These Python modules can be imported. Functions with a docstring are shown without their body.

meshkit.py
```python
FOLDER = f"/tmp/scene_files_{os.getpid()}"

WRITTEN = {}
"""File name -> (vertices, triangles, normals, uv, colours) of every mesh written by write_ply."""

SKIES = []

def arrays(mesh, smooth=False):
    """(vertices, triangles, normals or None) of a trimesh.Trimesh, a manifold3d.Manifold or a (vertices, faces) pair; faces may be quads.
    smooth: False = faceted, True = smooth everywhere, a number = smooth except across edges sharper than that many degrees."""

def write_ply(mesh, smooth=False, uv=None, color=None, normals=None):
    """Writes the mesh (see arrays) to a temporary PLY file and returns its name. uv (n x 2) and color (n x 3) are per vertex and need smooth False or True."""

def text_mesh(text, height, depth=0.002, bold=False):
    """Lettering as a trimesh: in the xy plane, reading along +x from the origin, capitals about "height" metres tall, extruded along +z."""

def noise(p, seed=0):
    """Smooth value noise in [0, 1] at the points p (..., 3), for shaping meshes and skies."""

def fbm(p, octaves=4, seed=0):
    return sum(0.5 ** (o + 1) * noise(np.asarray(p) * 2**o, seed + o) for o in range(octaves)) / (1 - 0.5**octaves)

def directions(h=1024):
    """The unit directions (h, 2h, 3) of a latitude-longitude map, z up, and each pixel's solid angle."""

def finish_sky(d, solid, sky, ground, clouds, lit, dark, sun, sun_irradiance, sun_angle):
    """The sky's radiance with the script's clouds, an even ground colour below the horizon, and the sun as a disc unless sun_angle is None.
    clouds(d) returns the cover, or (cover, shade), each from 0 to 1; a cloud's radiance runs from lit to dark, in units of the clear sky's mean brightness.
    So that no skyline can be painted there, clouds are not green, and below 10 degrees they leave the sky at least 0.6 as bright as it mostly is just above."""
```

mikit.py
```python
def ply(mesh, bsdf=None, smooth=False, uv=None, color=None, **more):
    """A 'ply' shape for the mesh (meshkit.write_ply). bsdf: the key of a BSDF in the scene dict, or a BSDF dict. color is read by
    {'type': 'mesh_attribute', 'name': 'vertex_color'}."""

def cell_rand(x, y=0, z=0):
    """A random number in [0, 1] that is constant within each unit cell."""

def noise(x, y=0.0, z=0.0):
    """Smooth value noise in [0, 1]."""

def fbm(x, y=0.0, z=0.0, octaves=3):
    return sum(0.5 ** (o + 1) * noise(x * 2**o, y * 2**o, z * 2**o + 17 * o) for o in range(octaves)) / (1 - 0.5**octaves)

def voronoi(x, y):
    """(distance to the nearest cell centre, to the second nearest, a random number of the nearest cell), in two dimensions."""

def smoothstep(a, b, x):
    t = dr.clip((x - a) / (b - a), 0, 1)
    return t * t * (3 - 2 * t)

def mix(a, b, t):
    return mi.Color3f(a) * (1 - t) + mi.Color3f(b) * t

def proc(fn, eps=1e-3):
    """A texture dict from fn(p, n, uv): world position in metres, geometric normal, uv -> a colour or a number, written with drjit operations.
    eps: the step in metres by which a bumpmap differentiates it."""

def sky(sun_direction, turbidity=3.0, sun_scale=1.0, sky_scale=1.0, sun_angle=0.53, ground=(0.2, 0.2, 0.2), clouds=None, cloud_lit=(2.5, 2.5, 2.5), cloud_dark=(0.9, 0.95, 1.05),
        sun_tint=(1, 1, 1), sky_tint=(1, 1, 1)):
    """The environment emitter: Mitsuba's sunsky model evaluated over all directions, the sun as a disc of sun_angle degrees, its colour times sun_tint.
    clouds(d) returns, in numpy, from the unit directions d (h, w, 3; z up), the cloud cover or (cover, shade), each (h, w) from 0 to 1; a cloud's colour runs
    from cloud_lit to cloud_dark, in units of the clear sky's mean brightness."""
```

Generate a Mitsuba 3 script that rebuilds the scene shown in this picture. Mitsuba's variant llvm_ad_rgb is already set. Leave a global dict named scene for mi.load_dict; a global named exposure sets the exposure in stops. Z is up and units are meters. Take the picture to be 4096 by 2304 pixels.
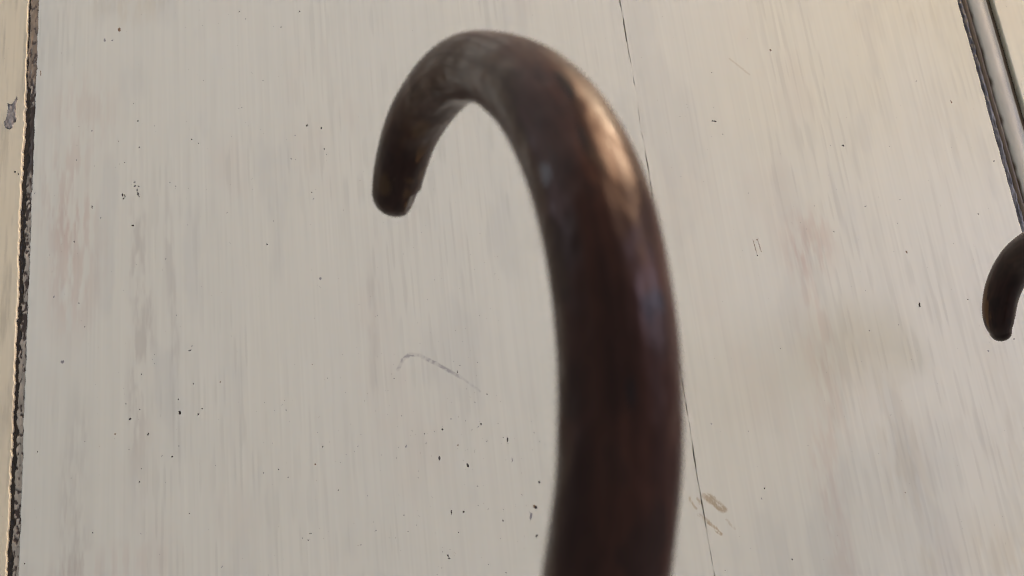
import math, random
import numpy as np, drjit as dr, mitsuba as mi, mikit
from mikit import noise, fbm, smoothstep, mix, proc, cell_rand

# ------------------------------------------------------------------ camera, light, exposure
T = mi.ScalarTransform4f
scene, labels = {}, {}
exposure = 0.0
EYE = [0.0, -0.43717, 0.80]
FWD = [0.0, math.sqrt(1 - 0.2371 ** 2), 0.2371]
scene['camera'] = {
    'type': 'thinlens', 'fov': 66.0, 'fov_axis': 'x', 'near_clip': 0.01, 'far_clip': 30.0,
    'aperture_radius': 0.0011, 'focus_distance': 0.445,
    'to_world': T().look_at(origin=EYE, target=[EYE[i] + FWD[i] for i in range(3)], up=[0.11415, -0.23555, 0.96513])}
# the dim light of the room, a cool low window on the right, added glowing panels overhead: warm and wide at right, weak neutral fill at left
scene['room_light'] = {'type': 'constant', 'radiance': {'type': 'rgb', 'value': [0.28, 0.29, 0.295]}}


def lamp_panel(key, centre, target, w, h, rgb):
    scene[key] = {'type': 'rectangle', 'to_world': T().look_at(origin=centre, target=target, up=[0, 0, 1] if abs(target[2] - centre[2]) < 1 else [0, 1, 0]) @ T().scale([w / 2, h / 2, 1]),
                  'emitter': {'type': 'area', 'radiance': {'type': 'rgb', 'value': rgb}}}
    labels[key] = {'kind': 'structure'}


lamp_panel('window', [1.75, -1.10, 1.24], [0.0, -0.28, 0.85], 1.7, 0.62, [3.9, 4.0, 5.3])
lamp_panel('window_001', [-1.85, -0.36, 1.86], [0.0, -0.25, 0.9], 0.30, 0.40, [5.0, 5.4, 6.6])
lamp_panel('ceiling_glow', [-1.2, -0.80, 2.50], [-1.2, -0.80, 0.0], 2.6, 1.6, [0.8, 0.83, 0.85])  # unseen panel, added to fill the wall with neutral light
lamp_panel('ceiling_glow_001', [1.45, -0.62, 2.50], [1.45, -0.62, 0.0], 1.6, 1.1, [10.5, 7.4, 4.6])  # unseen panel, glows by itself in place of the surface the globe lamp lights
scene['ceiling_lamp'] = {'type': 'sphere', 'center': [1.22, -0.10, 2.36], 'radius': 0.06,
                         'emitter': {'type': 'area', 'radiance': {'type': 'rgb', 'value': [800.0, 640.0, 440.0]}}}
labels['ceiling_lamp'] = {'label': 'small warm globe lamp high up to the right', 'category': 'lamp'}


# ------------------------------------------------------------------ materials
def bsdf(key, inner, bump=None, scale=1.0, eps=3e-4):
    if bump is not None:
        inner = {'type': 'bumpmap', 'arbitrary': proc(bump, eps), 'scale': scale, 'bsdf': inner}
    scene[key] = {'type': 'twosided', 'bsdf': inner}


def spot(x, z, cx, cz, rx, rz, soft=0.6):
    """1 inside an ellipse of the wall plane, fading to 0 at its rim."""
    d = dr.sqrt(dr.square((x - cx) / rx) + dr.square((z - cz) / rz))
    return 1 - smoothstep(1 - soft, 1 + soft, d)


SCUFF = [(-68.5, 867.6), (-65.3, 872.9), (-61.1, 875.3), (-56.3, 874.4), (-46.9, 868.4), (-39.7, 863.3), (-33.7, 859.1), (-24.1, 850.3)]


def segment(x, z, a, b):
    """(distance to the segment, place along it), in metres."""
    ax, az, bx, bz = a[0] / 1e3, a[1] / 1e3, b[0] / 1e3, b[1] / 1e3
    l2 = (bx - ax) ** 2 + (bz - az) ** 2
    t = dr.clip(((x - ax) * (bx - ax) + (z - az) * (bz - az)) / l2, 0, 1)
    return dr.sqrt(dr.square(x - ax - t * (bx - ax)) + dr.square(z - az - t * (bz - az))), t


def paint(p, n, uv):
    x, z = p.x, p.z
    broad = fbm(x * 14 + 3, z * 3.5 + 1, 0.5, 3)
    streak = fbm(x * 260, z * 7, 2.5, 3)
    fine = noise(x * 900, z * 22, 4.5)
    c = mix((0.660, 0.665, 0.612), (0.698, 0.684, 0.598), broad)
    c = mix(c, c * mi.Color3f(1.0, 0.95, 0.82), 0.9 * smoothstep(0.12, 0.30, x + 0.12 * (broad - 0.5)) * smoothstep(0.86, 1.04, z + 0.12 * (broad - 0.5)))  # aged yellowing, with the warm light at upper right tinted into the colour
    c = mix(c * mi.Color3f(1.06, 0.955, 0.81), c, smoothstep(-0.2825, -0.2815, x))
    grime = smoothstep(0.52, 0.80, noise(x * 620 + 3, z * 45, 2.2)) * smoothstep(0.42, 0.66, fbm(x * 22 + 5, z * 7, 7.7, 3))
    c = c * (1 - 0.07 * grime)
    c = c * (0.935 + 0.045 * streak + 0.085 * fine)
    c = c * (1 - 0.22 * smoothstep(0.50, 0.75, fbm(x * 300, z * 30, 4.1, 4)) * (1 - smoothstep(-0.2825, -0.2815, x)))
    # yellowed and rosy clouds in the old paint, drawn out along the brush
    rosy = smoothstep(0.54, 0.74, fbm(x * 38 + 9, z * 17 + 5, 3.3, 4))
    c = mix(c, c * mi.Color3f(0.93, 0.85, 0.84), rosy * 0.22)
    grey = smoothstep(0.56, 0.72, fbm(x * 60 + 31, z * 16 + 8, 6.1, 4))
    c = mix(c, c * mi.Color3f(0.82, 0.83, 0.87), grey * 0.32)
    # where the paint is thin or rubbed: shapes of their own
    warp = (fbm(x * 60, z * 22, 8.2, 3) - 0.5)
    wx, wz = x + warp * 0.012, z + warp * 0.03
    rough = smoothstep(0.36, 0.64, fbm(x * 330, z * 60, 1.7, 3))
    brown = 0.5 * spot(wx, wz, 0.186, 0.850, 0.006, 0.030) + spot(wx, wz, 0.199, 0.806, 0.013, 0.030) + spot(wx, wz, 0.197, 0.757, 0.012, 0.034)
    brown += 0.3 * spot(wx, wz, 0.172, 0.800, 0.012, 0.05) + 1.3 * spot(wx, wz, 0.240, 0.732, 0.020, 0.022) + 0.6 * spot(wx, wz, 0.258, 0.80, 0.007, 0.07)
    brown += 1.5 * spot(wx, wz, -0.222, 1.125, 0.026, 0.022) + 0.6 * spot(wx, wz, 0.268, 1.052, 0.016, 0.018) + 0.55 * spot(wx, wz, 0.262, 0.972, 0.02, 0.03)
    c = mix(c, c * mi.Color3f(0.82, 0.74, 0.64), dr.clip(brown * (0.06 + 0.2 * rough), 0, 1))
    pink = spot(wx, wz, 0.171, 0.912, 0.013, 0.018) + 0.8 * spot(wx, wz, -0.258, 0.992, 0.016, 0.03) + 0.8 * spot(wx, wz, -0.255, 0.945, 0.016, 0.04) + 0.5 * spot(wx, wz, -0.25, 1.045, 0.02, 0.025)
    pink += 0.4 * spot(wx, wz, -0.235, 0.779, 0.04, 0.012) + 0.6 * spot(wx, wz, 0.155, 0.767, 0.008, 0.05) + 0.6 * spot(wx, wz, 0.165, 0.85, 0.008, 0.05)
    c = mix(c, c * mi.Color3f(0.86, 0.74, 0.72), dr.clip(pink * (0.08 + 0.6 * rough), 0, 1))
    dull = spot(wx, wz, -0.2137, 0.915, 0.006, 0.085) + 0.8 * spot(wx, wz, -0.249, 0.80, 0.008, 0.06) + 0.35 * spot(wx, wz, 0.243, 0.799, 0.016, 0.012) + 0.7 * spot(wx, wz, -0.196, 0.92, 0.003, 0.06) + 0.5 * spot(wx, wz, -0.084, 0.88, 0.003, 0.04)
    c = mix(c, c * mi.Color3f(0.79, 0.77, 0.775), dr.clip(dull * (0.14 + 0.7 * rough), 0, 1))
    # the grey scuff left by something dragged over the paint
    s = mi.Float(0)
    for k in range(len(SCUFF) - 1):
        d, t = segment(x, z, SCUFF[k], SCUFF[k + 1])
        w = (0.0014, 0.0016, 0.0016, 0.0015, 0.0014, 0.0013, 0.0009)[k]
        s = dr.maximum(s, (1 - smoothstep(w * 0.3, w, d)) * (0.8, 0.9, 0.9, 0.9, 0.8, 0.65, 0.35)[k])
    s = s * (0.25 + 0.75 * smoothstep(0.3, 0.62, noise(x * 620, z * 700, 5.1) * 0.7 + 0.3 * noise(x * 150, z * 190, 2)))
    c = mix(c, (0.27, 0.26, 0.27), s * 0.8)
    # brown scrapes beside the crack
    b = mi.Float(0)
    for a, e, w, k in (((91.2, 780.2), (97.6, 773.6), 0.0024, 0.9), ((89.0, 781.4), (94.0, 779.5), 0.0020, 0.6), ((88.8, 767.5), (95.0, 761.2), 0.0011, 0.95), ((81.5, 781.2), (83.4, 775.4), 0.0008, 0.85), ((85.2, 772.0), (88.6, 768.2), 0.0012, 0.6), ((98.5, 768), (102.5, 763), 0.0006, 0.35), ((85.0, 780.2), (86.8, 778.0), 0.0010, 0.8)):
        d, t = segment(x + (noise(x * 400, z * 400, 1) - 0.5) * 0.0014, z, a, e)
        b = dr.maximum(b, (1 - smoothstep(w * 0.5, w * 1.1, d)) * k * smoothstep(0.15, 0.65, 0.6 * noise(x * 800 + z * 700, z * 300, 7) + 0.4 * noise(x * 1700, z * 900, 3)))
    d, t = segment(x, z, (147.5, 1034.0), (157.5, 1022.0))
    b = dr.maximum(b, (1 - smoothstep(0.0002, 0.0008, d)) * 0.30)
    c = mix(c, (0.38, 0.28, 0.155), b * 0.8)
    # fine dirt caught in the brush marks
    v = noise(x * 1300, z * 420, 9.3)
    c = c * (1 - 0.22 * smoothstep(0.90, 0.99, v))
    return c


def brush(p, n, uv):
    x, z = p.x + 0.0012 * noise(p.z * 9, 0.5, p.x * 4), p.z
    return 0.55 * noise(x * 520, z * 6, 1.5) + 0.30 * noise(x * 1100, z * 13, 3.5) + 0.9 * noise(x * 70, z * 9, 5.5) + 0.35 * noise(x * 420, z * 300, 7.5)


bsdf('painted_wood', {'type': 'principled', 'base_color': proc(paint), 'roughness': 0.42, 'specular': 0.42}, brush, 0.00013)


def bead_paint(p, n, uv):
    c = mix((0.55, 0.51, 0.43), (0.62, 0.58, 0.49), fbm(p.x * 200, p.z * 25, 1, 3))
    worn = smoothstep(0.55, 0.75, fbm(p.x * 300, p.z * 60, 5, 4))
    return mix(c, (0.36, 0.34, 0.31), worn * 0.5)


bsdf('bead_paint', {'type': 'principled', 'base_color': proc(bead_paint), 'roughness': 0.4, 'specular': 0.4}, brush, 0.0001)
bsdf('dark_gap', {'type': 'principled', 'base_color': {'type': 'rgb', 'value': [0.018, 0.014, 0.012]}, 'roughness': 0.9, 'specular': 0.1})
bsdf('vertex_paint', {'type': 'principled', 'base_color': {'type': 'mesh_attribute', 'name': 'vertex_color'}, 'roughness': 0.4, 'specular': 0.5})
for key, rgb in dict(chip_dark=(0.016, 0.014, 0.014), chip_grey=(0.24, 0.235, 0.25), chip_brown=(0.20, 0.125, 0.075)).items():
    bsdf(key, {'type': 'principled', 'base_color': {'type': 'rgb', 'value': list(rgb)}, 'roughness': 0.55, 'specular': 0.3})


def cane_wood(tint, marks=False):
    def fn(p, n, uv):
        s, a = uv.x, uv.y * 2 * math.pi
        ca, sa = dr.cos(a), dr.sin(a)
        grain = fbm(s * 60, ca * 6 + 20, sa * 6 + 20, 4)
        patch = fbm(s * 80 + 7, ca * 1.3 + 9, sa * 1.3 + 9, 4)
        c = mix((0.015, 0.0056, 0.0042), (0.051, 0.0188, 0.0118), smoothstep(0.28, 0.78, grain * 0.28 + patch * 0.72))
        c = mix(c, (0.010, 0.0055, 0.0050), 0.7 * smoothstep(0.51, 0.66, patch))
        if marks:
            m = lambda u, v, ru, rv: 1 - smoothstep(0.55, 1.25, dr.sqrt(dr.square((s - u + 0.004 * (patch - 0.5)) / ru) + dr.square((uv.y - v + 0.06 * (grain - 0.5)) / rv)))
            dark = m(0.1758, 0.896, 0.0030, 0.020) + m(0.1748, 0.862, 0.0022, 0.020) + m(0.188, 0.954, 0.0030, 0.020) + m(0.131, 0.945, 0.005, 0.02) + m(0.146, 0.977, 0.005, 0.02)
            c = mix(c, (0.006, 0.005, 0.006), 0.75 * dr.clip(dark, 0, 1))
            tan = m(0.0077, 0.26, 0.0045, 0.05) + 0.9 * m(0.0062, 0.418, 0.0025, 0.03) + 0.8 * m(0.0137, 0.50, 0.003, 0.03) + 0.8 * m(0.0116, 0.415, 0.0014, 0.03) + 0.5 * m(0.0385, 0.35, 0.006, 0.04)
            c = mix(c, (0.085, 0.041, 0.015), 0.95 * dr.clip(tan, 0, 1))
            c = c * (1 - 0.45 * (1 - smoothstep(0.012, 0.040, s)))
            c = mix(c, (0.30, 0.30, 0.32), 0.35 * m(0.1485, 0.105, 0.0028, 0.012))
        worn = smoothstep(0.58, 0.70, fbm(s * 70 + 3, ca * 2.2 + 5, sa * 2.2 + 5, 3)) * (1 - smoothstep(0.015, 0.035, s))
        c = mix(c, (0.13, 0.065, 0.022), worn * 0.8)
        return c * mi.Color3f(tint)
    return fn


def cane_bump(p, n, uv):
    a = uv.y * 2 * math.pi
    ca, sa = dr.cos(a), dr.sin(a)
    return fbm(uv.x * 80, ca * 1.3 + 9, sa * 1.3 + 9, 3) + 0.075 * noise(uv.x * 90, ca * 13 + 30, sa * 13 + 30)


def cane_rough(p, n, uv):
    a = uv.y * 2 * math.pi
    return 0.20 + 0.16 * fbm(uv.x * 60, dr.cos(a) * 3 + 11, dr.sin(a) * 3 + 11, 3) + 0.14 * smoothstep(0.4, 0.7, fbm(uv.x * 25, dr.cos(a) * 10 + 31, dr.sin(a) * 10 + 31, 3))


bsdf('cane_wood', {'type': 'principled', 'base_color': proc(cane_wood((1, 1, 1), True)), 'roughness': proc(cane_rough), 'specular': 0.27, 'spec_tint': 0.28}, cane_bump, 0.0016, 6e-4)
bsdf('cane_wood_black', {'type': 'principled', 'base_color': proc(cane_wood((0.7, 0.62, 0.62))), 'roughness': proc(cane_rough), 'specular': 0.22}, cane_bump, 0.0006, 6e-4)
bsdf('rubber', {'type': 'principled', 'base_color': {'type': 'rgb', 'value': [0.03, 0.03, 0.03]}, 'roughness': 0.8})

# ------------------------------------------------------------------ small numpy noise for meshes
RNG = np.random.default_rng(11)


def wobble(z, step, seed):
    """Smooth random values in [-1, 1] along z, one knot every step metres."""
    r = np.random.default_rng(seed).uniform(-1, 1, 8192)
    k = z / step
    i = np.floor(k).astype(int)
    t = k - i
    t = t * t * (3 - 2 * t)
    return r[i % 8192] * (1 - t) + r[(i + 1) % 8192] * t


def wob2(x, z, sx, sz, seed):
    r = np.random.default_rng(seed).uniform(-1, 1, (512, 512))
    i, j = np.floor(x / sx).astype(int), np.floor(z / sz).astype(int)
    t, u = x / sx - i, z / sz - j
    t, u = t * t * (3 - 2 * t), u * u * (3 - 2 * u)
    g = lambda a, b: r[(i + a) % 512, (j + b) % 512]
    return (g(0, 0) * (1 - t) + g(1, 0) * t) * (1 - u) + (g(0, 1) * (1 - t) + g(1, 1) * t) * u


def grid_faces(rows, cols, wrap=False):
    i, j = np.meshgrid(np.arange(rows - 1), np.arange(cols if wrap else cols - 1), indexing='ij')
    a, b = i * cols + j, i * cols + (j + 1) % cols
    c, d = a + cols, b + cols
    return np.vstack([np.stack([a, b, d], -1).reshape(-1, 3), np.stack([a, d, c], -1).reshape(-1, 3)])


# ------------------------------------------------------------------ the plank wall (front face y = 0, z up)
ZS = np.concatenate([np.linspace(0.0, 0.68, 35), np.arange(0.684, 1.176, 0.0006), np.linspace(1.18, 1.9, 37)])
THICK = 0.020


def plank(x0, x1, r0, r1):
    """A board between the edge lines x0(z), x1(z), its front edges rounded by r0, r1."""
    q = np.linspace(0, np.pi / 2, 5)
    cols_x = [x0] + [x0 + r0 * (1 - np.cos(a)) for a in q] + [x1 - r1 * (1 - np.cos(a)) for a in q[::-1]] + [x1]
    cols_y = [THICK] + [r0 * (1 - np.sin(a)) for a in q] + [r1 * (1 - np.sin(a)) for a in q[::-1]] + [THICK]
    v = np.stack([np.stack([np.broadcast_to(cx, ZS.shape), np.broadcast_to(cy, ZS.shape), ZS], -1) for cx, cy in zip(cols_x, cols_y)], 1)
    return v.reshape(-1, 3), grid_faces(len(ZS), v.shape[1])


mm = 1e-3
eA = -285.6 * mm + 0.38 * mm * wobble(ZS, 0.004, 1) + 0.32 * mm * wobble(ZS, 0.0015, 2) + 0.35 * mm * wobble(ZS, 0.05, 3)
eB = -279.1 * mm + 0.32 * mm * wobble(ZS, 0.0035, 4) + 0.18 * mm * wobble(ZS, 0.0016, 14) + 0.2 * mm * wobble(ZS, 0.03, 5)
# a seam between two boards, mostly closed under the paint and cracked open in places
seam = 87.3 * mm + 0.25 * mm * wobble(ZS, 0.012, 6) + 0.12 * mm * wobble(ZS, 0.003, 7) + 0.3 * mm * wobble(ZS, 0.08, 27)
gap = np.clip(0.34 + 0.42 * wobble(ZS, 0.006, 8) + 0.42 * wobble(ZS, 0.026, 9) + 0.25 * wobble(ZS, 0.0025, 19) + 0.4 * np.clip((0.785 - ZS) / 0.02, 0, 1), 0.0, 0.95) * mm
eD = 314.2 * mm + 0.12 * mm * wobble(ZS, 0.006, 10)
eC = 292.6 * mm + 0.22 * mm * wobble(ZS, 0.004, 12) + 0.15 * mm * wobble(ZS, 0.02, 13)
R = 0.55 * mm
PLANKS = [plank(-0.66, eA, R, 0.35 * mm), plank(eB, seam - gap / 2, 0.6 * mm, 0.12 * mm), plank(seam + gap / 2, eC, 0.12 * mm, 0.5 * mm), plank(eD, 0.66, 0.7 * mm, R)]
labels['wall'] = {'label': 'old cream painted wall of wide vertical planks with chipped joints', 'category': 'wall'}
HOLD = ['wall__plank', 'wall__plank_001', 'wall__plank_002', 'wall__plank_003']
for key, (v, f) in zip(HOLD, PLANKS):
    scene[key] = mikit.ply((v, f), 'painted_wood', smooth=40)
labels['wall__plank'] = {'label': 'yellowed plank at the left edge with a large paint chip'}


def slab(x0, x1, y0, y1, z0=0.0, z1=1.9):
    v = np.array([[x, y, z] for x in (x0, x1) for y in (y0, y1) for z in (z0, z1)])
    f = np.array([[0, 1, 3], [0, 3, 2], [4, 6, 7], [4, 7, 5], [0, 4, 5], [0, 5, 1], [2, 3, 7], [2, 7, 6], [0, 2, 6], [0, 6, 4], [1, 5, 7], [1, 7, 3]])
    return v, f


scene['wall__backing_board'] = mikit.ply(slab(-0.66, 0.66, THICK + 0.001, THICK + 0.012), 'dark_gap')

# the wide joint on the left: broken filler and paint on a ledge, an open dark gap beside it
gz = np.arange(0.69, 1.17, 0.0005)
gx = np.linspace(-286.6, -278.5, 23) * mm
X, Z = np.meshgrid(gx, gz)
full = np.clip((Z - 1.066 + 0.006 * wob2(X, Z, 2 * mm, 5 * mm, 28)) / 0.008, 0, 1)                     # filler still sound towards the top
lip = -283.0 * mm + 0.6 * mm * wobble(Z, 0.006, 21) + 0.45 * mm * wobble(Z, 0.0025, 22) - 1.6 * mm * full
lip += 0.5 * mm * np.clip((Z - 0.93) / 0.03, 0, 1) * (1 - full)
open_gap = np.clip((lip - X) / (0.45 * mm) + 0.5, 0, 1)
pits = np.clip(wob2(X, Z, 1.3 * mm, 2.6 * mm, 23) * 1.1 + 0.7 * wob2(X, Z, 0.7 * mm, 1.2 * mm, 24) + 0.55 * wobble(Z, 0.018, 25) - 0.28 + 0.3 * np.clip((Z - 0.86) / 0.05, 0, 1), 0, 0.5) * 2
pits = np.maximum(pits, np.clip(1.5 * np.clip(1.6 - np.abs(Z - 1.032) / 0.024, 0, 1) - 0.5 + 0.5 * wob2(X, Z, 1.5 * mm, 2.5 * mm, 26), 0, 1))
pits *= 1 - 0.45 * full
depth = 0.6 * mm + 0.25 * mm * wob2(X, Z, 1.6 * mm, 4 * mm, 31) + 0.12 * mm * wob2(X, Z, 0.6 * mm, 1 * mm, 32) + 0.5 * mm * pits + 1.0 * mm * open_gap
col = np.empty(X.shape + (3,))
tone = (0.5 + 0.5 * wob2(X, Z, 1.5 * mm, 9 * mm, 33))[..., None]
col[:] = np.array([0.45, 0.40, 0.335]) * (1 - tone) + np.array([0.26, 0.235, 0.20]) * tone
filler = np.array([0.30, 0.215, 0.145]) * (0.75 + 0.35 * wob2(X, Z, 1.1 * mm, 3 * mm, 34)[..., None])
col = col * (1 - 0.8 * full[..., None]) + filler * 0.8 * full[..., None]
k = np.clip(pits * 1.6, 0, 1)[..., None]
col = col * (1 - k) + np.array([0.055, 0.036, 0.029]) * k
k = open_gap[..., None]
col = np.clip(col * (1 - k) + np.array([0.02, 0.014, 0.012]) * k, 0.005, 1)
scene['wall__joint_filler'] = mikit.ply((np.stack([X, depth, Z], -1).reshape(-1, 3), grid_faces(*X.shape)), 'vertex_paint', smooth=True, color=col.reshape(-1, 3))
labels['wall__joint_filler'] = {'label': 'crumbling brown filler and chipped paint in the left joint'}

# the beaded joint on the right: lumpy black sealant, quirk, half-round bead, quirk
tz = np.arange(0.69, 1.17, 0.0006)
tx = np.linspace(292.2, 296.9, 15)
X, Z = np.meshgrid(tx, tz)
lump = wob2(X * mm, Z, 1.4 * mm, 3.5 * mm, 41) * 0.5 + 0.35 * wob2(X * mm, Z, 0.7 * mm, 1.3 * mm, 42) + 0.3 * wobble(Z, 0.012, 43)
edge = np.clip((X - 295.6 - 0.45 * wobble(Z, 0.004, 44)) / 0.4, 0, 1)
y = 0.55 - 0.5 * lump - 0.5 * np.sin(np.clip((X - 292.2) / 4.0, 0, 1) * np.pi) + 3.5 * edge
light = np.clip(0.35 + 0.65 * lump + 0.9 * (1.0 - Z) / 0.1, 0, 1)
k = (np.clip(0.5 + 0.6 * wob2(X * mm, Z, 2 * mm, 6 * mm, 45), 0, 1) * light * (1 - edge))[..., None]
col = np.array([0.030, 0.029, 0.032]) * (1 - k) + np.array([0.150, 0.150, 0.165]) * k
scene['wall__sealant'] = mikit.ply((np.stack([X * mm, y * mm, Z], -1).reshape(-1, 3), grid_faces(*X.shape)), 'vertex_paint', smooth=True, color=col.reshape(-1, 3))
labels['wall__sealant'] = {'label': 'lumpy blackened sealant along the edge of the beaded joint'}

prof = [(295.9, 6.0), (296.3, 3.2), (297.0, 2.2), (298.6, 1.9), (299.5, 2.0)]
prof += [(305.4 - 5.7 * math.cos(a), 2.4 - 2.9 * math.sin(a)) for a in np.linspace(0.0, math.pi, 22)]
prof += [(311.6, 2.8), (313.2, 3.0), (314.0, 3.4), (315.0, 6.0)]
bx, by = np.array(prof).T
X = np.broadcast_to(bx, (len(tz), len(bx))) + 0.10 * wobble(tz, 0.01, 51)[:, None]
Y = np.broadcast_to(by, X.shape) + 0.10 * wobble(tz, 0.015, 52)[:, None]
Z = np.broadcast_to(tz[:, None], X.shape)
k = np.clip(np.maximum((300.7 - X) / 1.1, (X - 310.2) / 0.8) + 0.45 * wob2(X * mm, Z, 1.2 * mm, 5 * mm, 53), 0, 1)[..., None]
w = np.clip(0.3 + 0.3 * wob2(X * mm, Z, 1.6 * mm, 14 * mm, 54) + 2.2 * np.clip((X - 305.5) / 3.0, 0, 1), 0, 2.4)[..., None]
col = (np.array([0.60, 0.56, 0.48]) * (1 - 0.35 * w) + np.array([0.09, 0.105, 0.105]) * 0.35 * w) * (1 - k) + np.array([0.115, 0.085, 0.058]) * k  # brown in both quirks, greyer on the right of the bead
scene['wall__bead'] = mikit.ply((np.stack([X * mm, Y * mm, Z], -1).reshape(-1, 3), grid_faces(*X.shape)), 'vertex_paint', smooth=True, color=col.reshape(-1, 3))
labels['wall__bead'] = {'label': 'pale half-round bead between two brown quirks'}

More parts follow.
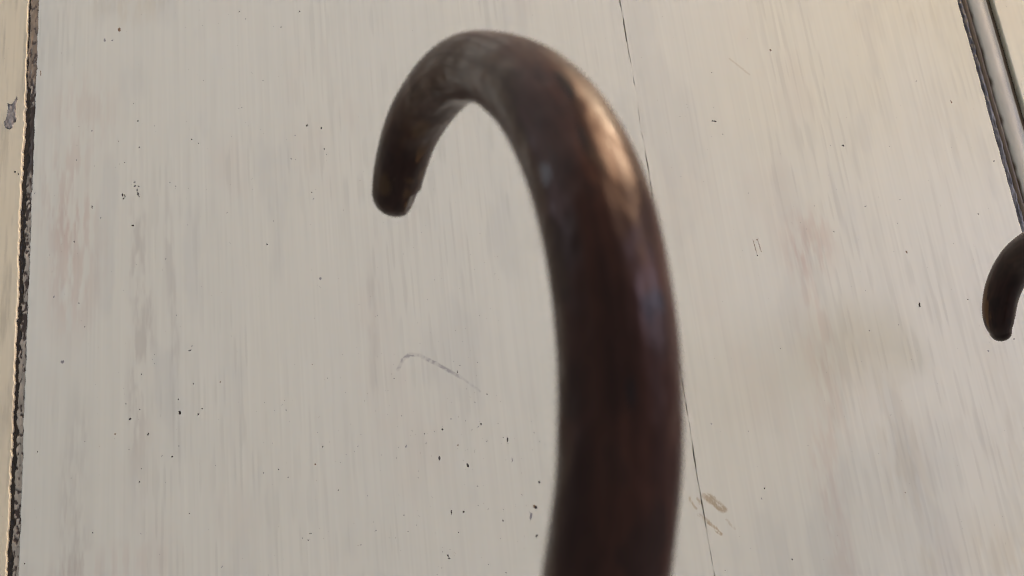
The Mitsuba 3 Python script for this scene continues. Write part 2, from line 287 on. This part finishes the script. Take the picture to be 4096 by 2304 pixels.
# ------------------------------------------------------------------ chips and nicks in the paint: x, z, width, height in mm, tone (dark, grey, brown)
CHIPS = '''-236.1 1095.7 1.26 1.96 g; -231.2 1095 1.01 1.12 g; -217.8 1049.9 0.49 0.54 d; -215.1 1037.7 0.98 1.06 d; -243.4 1034.7 0.98 1.06 g; -205.2 1033.2 0.61 0.66 d; -214.4 1020.1 0.85 0.91 d; -227.1 1025.7 0.49 0.52 b; -251.4 1038.6 0.49 0.53 b; -241.5 1011.3 0.48 0.52 d; -252.4 1016.5 0.48 0.52 d; -223.3 1011.4 0.84 0.39 d; -226.4 1010.7 0.36 0.39 d; -182.2 1021.4 0.85 0.91 d; -178.3 1018.5 0.48 0.52 d; -158.1 1020.3 0.36 0.39 d; -112 1021.9 1.32 1.3 d; -103.5 1019 1.08 1.17 d; -119.4 1016.4 0.72 0.78 g; -102.4 1005.2 0.72 0.77 d; -101.4 1001.5 0.48 0.51 d; -122.6 1001.5 0.72 0.77 d; -120.2 1000.5 0.36 0.38 d; -195.8 995.3 0.6 0.64 d; -192.6 992.4 0.72 0.76 d; -184.8 989.9 0.36 0.38 d; -146.4 984.8 0.47 0.5 d; -111.4 978.7 0.71 0.75 d; -110.6 974.4 0.82 0.87 g; -242.5 985.5 0.6 2.26 d; -237.1 977.7 0.59 0.62 d; -218.1 970.6 1.42 1.11 d; -162 971.9 0.47 0.5 d; -139.2 949.5 0.93 0.97 d; -109.1 925.4 1.37 1.42 g; -230.2 944.1 0.47 0.48 d; -198.6 947.8 0.47 0.48 d; -252.7 964.7 0.59 1.11 d; -215.7 946.2 0.35 0.36 d; -134.6 963.4 0.47 0.49 d; -150.9 1105.1 0.63 0.71 d; -112.9 1100.2 0.75 0.84 d; -147.3 1099.4 0.5 0.56 d; -174.6 1098.2 0.5 0.56 d; -124.9 1090.8 1 0.42 d; -137.5 1055.3 0.49 0.54 d; -151.2 1038.7 0.61 0.66 d; -217 998 0.96 0.76 d; -216.7 995.5 1.55 1.02 d; -214.7 995 1.2 0.76 d; -215.5 992.9 0.96 1.65 d; -215 990.2 1.07 2.02 d; -214.3 988.3 0.71 0.76 d; -224.3 990.8 0.72 2.27 d; -222.9 990 0.72 1.77 d; -223.6 988.4 1.67 0.76 d; -277.2 998.3 0.6 0.64 d; -289.7 1013.5 1.09 1.55 d; -287.6 1011.9 0.73 1.55 d; -276.1 1077.6 0.5 4.13 b; -227.1 1101.9 1.76 2.54 b; -263.9 932.7 1.05 1.07 g; -249.3 927.2 0.58 0.59 d; -192.8 913.3 0.57 0.58 d; -245.7 912.8 0.57 0.58 d; -184 894.4 0.68 0.92 d; -185.2 892 1.81 0.57 d; -205.4 892.1 0.34 0.34 d; -206.7 889.2 0.34 0.34 d; -205.4 886.8 0.45 0.45 d; -212.8 881.5 0.68 0.68 d; -168.4 872.1 0.78 0.78 b; -183.5 872.8 0.67 0.67 d; -192.2 865 0.56 0.89 d; -191.4 857.4 1.44 2.09 d; -181.1 855.5 1 0.99 d; -178.9 858.3 0.78 0.77 d; -179.7 854.8 0.33 0.33 d; -219.3 857.3 1.56 0.99 d; -221.8 865.9 0.89 0.56 d; -213.8 861.9 0.67 0.66 d; -209.1 847.6 1 1.63 d; -227.4 849.8 0.89 0.87 b; -219.7 840.6 0.33 0.32 d; -192.1 839.3 0.66 0.43 d; -195.8 833.9 0.99 0.96 d; -201.5 834.9 0.55 0.54 d; -212.8 829.3 0.55 0.53 d; -213.9 822.4 0.76 0.74 d; -199.6 820.6 0.44 0.42 d; -270.7 844.9 0.67 0.65 d; -244.4 847.7 0.44 0.44 d; -132 852.2 0.66 0.66 d; -144 857.7 0.44 0.44 d; -134.2 855.4 0.44 0.44 d; -117.4 821 0.98 0.95 b; -113 830.1 0.65 0.85 d; -137.7 820.5 0.54 0.53 d; -132.6 815.8 0.54 0.53 d; -105.8 805.9 0.64 0.62 d; -186.8 802.7 0.65 0.62 d; -239.1 798.4 0.65 0.62 d; -169.8 773.5 0.53 1.2 g; -275.8 786.5 0.64 0.61 d; -121.9 785.2 1.28 0.41 d; -123.2 782 1.06 0.4 d; -126.3 783.5 0.42 0.41 d; -145.9 819.6 0.54 0.53 d; -172 826.4 0.44 0.43 d; -257.9 893.8 1.82 1.83 g; -71.2 862.7 0.96 0.29 d; -27.6 844.6 0.57 0.57 d; -20.4 848.2 0.57 0.95 d; -41.6 837 1.14 0.56 g; -46.8 831.9 1.14 0.93 d; -56.8 830.5 0.57 0.56 d; -63.4 832.9 0.38 0.37 d; -25.5 832.3 0.85 1.31 d; -26.9 831.1 0.76 0.56 g; -23.2 822.9 0.56 0.55 d; -14.1 823.7 0.47 0.46 d; -11.8 822.4 0.66 2.21 d; 3 824.4 0.47 0.46 d; 5.4 819.2 0.28 0.92 d; 8.2 817.5 0.47 0.46 d; -39.1 822.5 0.75 0.74 b; -67.3 825.1 0.76 1.85 g; -49.7 816.8 1.03 2.02 d; -34.8 811.2 1.03 2.37 d; -30.7 799.8 0.74 0.36 d; 2.7 798 1.02 1.35 d; -4.4 794.6 0.37 0.36 d; -56.4 825.6 0.38 0.37 d; -73 819.4 0.47 0.46 d; -10.5 811.3 0.65 2 g; -45.9 787.9 0.74 2.66 d; -39.4 787.3 1.2 0.89 d; -26.2 787.3 0.37 0.36 d; -31.3 789.6 0.37 0.36 d; -0.6 785.4 1.66 1.77 d; -1.5 786 1.29 1.42 b; -3.8 781.3 1.28 3.87 g; -18.9 780.5 0.73 1.06 d; -71.3 789.1 0.56 0.53 d; -43.1 777.2 0.64 0.61 d; -2 770.8 0.91 1.74 d; -69.9 780.5 0.37 0.35 d; -95.4 776.6 0.74 0.7 g; -52.4 768.2 0.37 0.35 d; -49.8 766 0.64 1.73 d; -49.2 764.6 1.28 0.69 d; -53.5 760.4 0.45 0.43 d; -28.9 759.2 0.36 0.34 d; -20.2 754.2 0.72 0.68 d; -30.3 818.3 0.38 0.37 d; -62.2 807.7 0.47 0.45 g; -87.1 782.8 1.11 0.35 g; -68.3 841.7 0.38 0.38 d; -7.4 792.6 0.46 0.45 d; -93.6 828 0.57 0.56 g; -23.8 866.5 0.39 0.39 d; -33.8 865.9 0.48 0.48 d; -35.5 862.5 0.38 1.16 d; 173.1 1036.5 0.95 1.46 b; 173 1036.1 0.71 0.79 d; 131.1 994.5 2.81 0.89 d; 135.3 1026.1 0.36 0.39 d; 203.5 969.6 1.49 0.87 d; 196.4 970.7 0.46 0.5 d; 134.9 985.4 0.35 0.38 d; 208.3 931 1.35 0.48 d; 179.3 934.8 0.45 0.48 d; 287.9 949.4 0.79 0.85 d; 141 914.7 0.34 6.99 b; 143.6 915 0.34 7.69 b; 143 918.6 1.57 0.47 b; 141.4 909.3 0.89 0.7 d; 187.4 918.1 0.56 0.59 d; 187.2 911.6 0.45 0.47 d; 224.3 918.9 0.56 0.59 d; 228.7 932.9 0.34 0.36 d; 252.6 903.1 0.44 0.46 d; 225.4 901.3 0.78 1.84 b; 271.1 918.6 1 0.59 d; 111.6 999.9 0.47 0.51 d; 272.6 989.4 0.69 2.02 b; 255.4 1005.2 0.93 0.51 d; 312.4 1032.6 0.59 0.66 d; 225.6 870.4 0.98 3.12 d; 252.9 870.1 0.54 0.56 d; 197.6 881.8 0.44 0.45 d; 194.8 859 0.65 0.66 g; 121.7 781.6 0.84 1.11 d; 119 776.6 0.42 1.01 g; 129.2 744.6 0.72 0.68 d; 148.8 800.9 0.42 0.41 d; 272.2 845.4 0.75 0.76 d; 256.7 840.3 0.96 0.97 g; 194.6 771.2 0.83 0.4 b; 144.2 854.8 0.43 0.44 d; 93.6 743.1 0.31 0.29 d; 99.4 818.4 0.64 0.63 g'''


def flake(x, z, w, h, rng, lift=0.00012):
    n = 11
    a = np.arange(n) * 2 * np.pi / n + rng.uniform(-0.15, 0.15, n)
    r = rng.uniform(0.62, 1.12, n)
    tilt = rng.uniform(-0.35, 0.35)
    rx, rz = r * np.cos(a) * w / 2, r * np.sin(a) * h / 2
    px, pz = x + rx * math.cos(tilt) - rz * math.sin(tilt), z + rx * math.sin(tilt) + rz * math.cos(tilt)
    v = np.vstack([np.stack([px, np.full(n, 0.0), pz], 1), np.stack([x + (px - x) * 0.85, np.full(n, -lift), z + (pz - z) * 0.85], 1), [[x, -lift * 0.6, z]]])
    i = np.arange(n)
    j = (i + 1) % n
    f = np.vstack([np.stack([i, j, j + n], 1), np.stack([i, j + n, i + n], 1), np.stack([i + n, j + n, np.full(n, 2 * n)], 1)])
    return v, f


def join(parts):
    at, vs, fs = 0, [], []
    for v, f in parts:
        vs.append(v), fs.append(f + at)
        at += len(v)
    return np.vstack(vs), np.vstack(fs)


rng = np.random.default_rng(5)
bins = {}


def holder(x):
    return 0 if x < -0.2823 else 1 if x < 0.0873 else 2 if x < 0.2925 else 3


for item in CHIPS.split('; '):
    a = item.split()
    x, z, w, h = (float(t) * mm for t in a[:4])
    bins.setdefault((holder(x), a[4]), []).append(flake(x, z, max(w, 0.40 * mm) * 1.2, max(h, 0.40 * mm) * 1.2, rng))
for _ in range(420):                                           # the finest specks, denser low in the middle
    if rng.random() < 0.6:
        x, z = rng.normal(-0.055, 0.05), rng.normal(0.84, 0.055)
    else:
        x, z = rng.uniform(-0.30, 0.33), rng.uniform(0.70, 1.14)
    if min(abs(x + 0.2823), abs(x - 0.0873), abs(x - 0.303)) < 0.012:
        continue
    s = rng.uniform(0.14, 0.36) * mm
    bins.setdefault((holder(x), 'ggb'[rng.integers(3)] if rng.random() < 0.7 else 'd'), []).append(flake(x, z, s, s * rng.uniform(0.7, 1.9), rng))
# the large chip on the left plank: bare lumpy grey wood inside a torn rim of paint
from scipy.spatial import Delaunay
from shapely.geometry import Polygon, Point
rim = Polygon([(-296.2, 1060.0), (-294.1, 1058.9), (-292.8, 1059.3), (-291.5, 1061.7), (-290.5, 1064.2), (-289.9, 1062.0), (-290.7, 1058.9), (-290.8, 1056.2), (-290.6, 1051.6), (-290.0, 1048.4), (-290.4, 1046.6), (-291.5, 1045.9), (-292.2, 1042.8),
               (-293.8, 1041.9), (-295.9, 1042.6), (-297.2, 1044.1), (-297.9, 1047.6), (-296.6, 1048.9), (-296.1, 1052.3), (-295.7, 1056.8)])
line = [rim.exterior.interpolate(t, normalized=True).coords[0] for t in np.linspace(0, 1, 160, endpoint=False)]
inside = [(x, z) for x in np.arange(-298.5, -289, 0.33) for z in np.arange(1041, 1065, 0.33) if rim.contains(Point(x, z)) and rim.exterior.distance(Point(x, z)) > 0.2]
xz = np.array(line + inside)
tri = Delaunay(xz).simplices
mid = xz[tri].mean(1)
tri = tri[[rim.contains(Point(*m)) for m in mid]]
far = np.array([rim.exterior.distance(Point(*p)) for p in xz])
rough = wob2(xz[:, 0] * mm, xz[:, 1] * mm, 1.2 * mm, 2.2 * mm, 81) + 0.6 * wob2(xz[:, 0] * mm, xz[:, 1] * mm, 0.6 * mm, 1.0 * mm, 82)
lift = np.where(far < 0.02, 0.0, 0.18 + 0.28 * np.clip(rough + 0.4, 0, 1.5))
tone = np.clip(0.42 + 0.5 * rough + 0.3 * np.clip(far - 0.5, 0, 1.5), 0, 1)[:, None]
col = np.array([0.030, 0.026, 0.026]) * (1 - tone) + np.array([0.30, 0.27, 0.26]) * tone
scene['wall__plank__paint_chip_001'] = mikit.ply((np.stack([xz[:, 0] * mm, -lift * mm, xz[:, 1] * mm], 1), tri), 'vertex_paint', smooth=True, color=col)
labels['wall__plank__paint_chip_001'] = {'label': 'large chip of missing paint baring grey wood'}
for (i, tone), parts in sorted(bins.items()):
    name = {'d': 'paint_chip', 'g': 'grey_scuff', 'b': 'brown_fleck'}[tone]
    scene[f'{HOLD[i]}__{name}'] = mikit.ply(join(parts), {'d': 'chip_dark', 'g': 'chip_grey', 'b': 'chip_brown'}[tone])
    labels[f'{HOLD[i]}__{name}'] = {'kind': 'stuff'}


# ------------------------------------------------------------------ the canes
def spline(points, n):
    """Centripetal-like Catmull-Rom through the points (any columns), resampled to even steps, softened a little."""
    from scipy.interpolate import CubicSpline
    from scipy.ndimage import gaussian_filter1d
    p = np.asarray(points, float)
    t = np.concatenate([[0], np.cumsum(np.linalg.norm(np.diff(p[:, :3], axis=0), axis=1) ** 0.7)])
    q = CubicSpline(t, p)(np.linspace(0, t[-1], 4000))
    s = np.concatenate([[0], np.cumsum(np.linalg.norm(np.diff(q[:, :3], axis=0), axis=1))])
    e = np.linspace(0, s[-1], 4000)
    q = np.stack([np.interp(e, s, q[:, k]) for k in range(q.shape[1])], 1)
    ends = q[[0, -1]].copy()
    q = gaussian_filter1d(q, 4000 * 0.004 / s[-1], axis=0, mode='nearest')
    return q, s[-1]


def cane_mesh(points, seed, sides=72, cut=None):
    """A rod along the points (x, y, z, radius; from the tip of the crook down), tip rounded; uv = (metres from the tip, turn)."""
    q, length = spline(points, 4000)
    e = np.linspace(0, length, 4000)
    st = np.concatenate([np.linspace(0, 0.35, 421), np.linspace(0.352, length, 120)])
    c = np.stack([np.interp(st, e, q[:, k]) for k in range(4)], 1)
    tang = np.gradient(c[:, :3], st, axis=0)
    tang /= np.linalg.norm(tang, axis=1, keepdims=True)
    r0 = c[0, 3]
    caps = np.linspace(0, np.pi / 2, 14)[:-1]
    cc = np.vstack([np.hstack([c[0, :3] - tang[0] * r0 * 1.05 * math.cos(a), [max(r0 * math.sin(a) ** 0.9, 1e-5)]]) for a in caps] + [c])
    tt = np.vstack([np.repeat(tang[:1], len(caps), 0), tang])
    ss = np.concatenate([-r0 * np.cos(caps), st])
    nrm = np.cross(tt[0], [0.3, 0.9, 0.1])
    rings = []
    ang = np.linspace(0, 2 * np.pi, sides + 1)
    for i in range(len(cc)):
        nrm = nrm - tt[i] * (nrm @ tt[i])
        nrm /= np.linalg.norm(nrm)
        b = np.cross(tt[i], nrm)
        lump = 1 + 0.012 * wobble(ss[i] + 1 + 0.02 * np.cos(ang), 0.013, seed) + 0.010 * wobble(ss[i] + 2 + 0.01 * np.sin(ang), 0.03, seed + 1)
        rings.append(cc[i, :3] + (cc[i, 3] * lump)[:, None] * (np.cos(ang)[:, None] * nrm + np.sin(ang)[:, None] * b))
    v = np.stack(rings)
    if cut is not None:
        for point, normal, keep in cut:
            d = (v - np.array(point)) @ (np.array(normal) / np.linalg.norm(normal))
            near = (ss < 0.0042)[:, None]
            push = np.where(near & (d > 0), d * (1 - keep), 0)
            v = v - push[..., None] * (np.array(normal) / np.linalg.norm(normal))
    uv = np.stack([np.repeat(ss[:, None], sides + 1, 1), np.repeat((ang / (2 * np.pi))[None], len(ss), 0)], -1)
    return (v.reshape(-1, 3), grid_faces(len(ss), sides + 1)), uv.reshape(-1, 2)


def ferrule(x, y, r):
    a = np.linspace(0, 2 * np.pi, 33)[:-1]
    prof = [(0.0, 0.0), (1.5, 0.0), (1.6, 0.004), (1.3, 0.008), (1.2, 0.03), (1.02, 0.032), (1.0, 0.032)]
    v = np.stack([np.stack([x + r * k * np.cos(a), y + r * k * np.sin(a), np.full(32, h)], 1) for k, h in prof])
    return v.reshape(-1, 3), grid_faces(len(prof), 32, True)


CANE = [(-35.0, -190.5, 896.0, 7.7), (-33.6, -194.5, 899.2, 8.2), (-31.0, -199.9, 903.2, 8.4), (-27.6, -206.0, 908.3, 8.65), (-18.0, -223.8, 912.1, 8.9), (-12.0, -235.2, 911.4, 9.0), (-6.7, -245.0, 908.9, 9.0),
        (0.3, -257.0, 901.5, 9.15), (6.3, -271.2, 889.6, 9.8), (10.3, -282.0, 878.7, 10.35), (15.1, -292.7, 861.2, 10.85), (17.3, -298.3, 843.8, 10.95), (17.5, -299.9, 834.0, 10.8), (17.4, -300.1, 825.0, 10.8),
        (16.2, -299.0, 810.4, 10.8), (13.5, -296.6, 794.4, 10.9), (10.3, -293.8, 782.6, 10.8), (6.5, -290.0, 765.0, 11.0), (2.5, -285.0, 740.0, 11.0), (0.0, -280.0, 700.0, 11.0), (-2.0, -276.0, 640.0, 10.9), (-6.0, -262.0, 420.0, 10.3), (-9.0, -250.0, 200.0, 9.7), (-11.0, -242.0, 20.0, 9.2)]
CANE_2 = [(244.3, -36.0, 845.0, 4.2), (242.9, -37.5, 848.3, 6.3), (242.5, -40.0, 852.8, 7.1), (243.1, -43.5, 860.6, 7.7), (245.0, -50.0, 869.7, 8.2), (247.5, -62.2, 878.0, 8.6), (249.5, -83.8, 880.0, 9.0), (253.0, -101.0, 879.0, 9.4), (254.0, -119.0, 871.0, 9.8), (255.0, -133.0, 857.0, 10.2),
          (256.0, -142.0, 835.0, 10.4), (257.0, -145.0, 810.0, 10.4), (258.0, -142.0, 770.0, 10.4), (259.0, -138.0, 720.0, 10.4), (260.0, -130.0, 500.0, 10.0), (262.0, -120.0, 200.0, 9.5), (264.0, -114.0, 20.0, 9.0)]


def cane(key, points, wood, seed, label, cut=None):
    pts = np.array(points) * mm
    mesh, uv = cane_mesh(pts, seed, cut=cut)
    scene[f'{key}__shaft'] = mikit.ply(mesh, wood, smooth=True, uv=uv)
    scene[f'{key}__ferrule'] = mikit.ply(ferrule(pts[-1, 0], pts[-1, 1], pts[-1, 3]), 'rubber', smooth=40)
    labels[key] = {'label': label, 'category': 'walking cane', 'group': 'wooden walking canes before the plank wall'}


TIP_CUT = [((-0.0305, -0.1915, 0.8922), (0.857, 0.121, -0.497), 0.1)]
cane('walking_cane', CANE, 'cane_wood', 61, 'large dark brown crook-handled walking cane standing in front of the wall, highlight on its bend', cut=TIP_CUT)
cane('walking_cane_001', CANE_2, 'cane_wood_black', 71, 'nearly black walking cane at the right edge, only the tip of its crook showing')
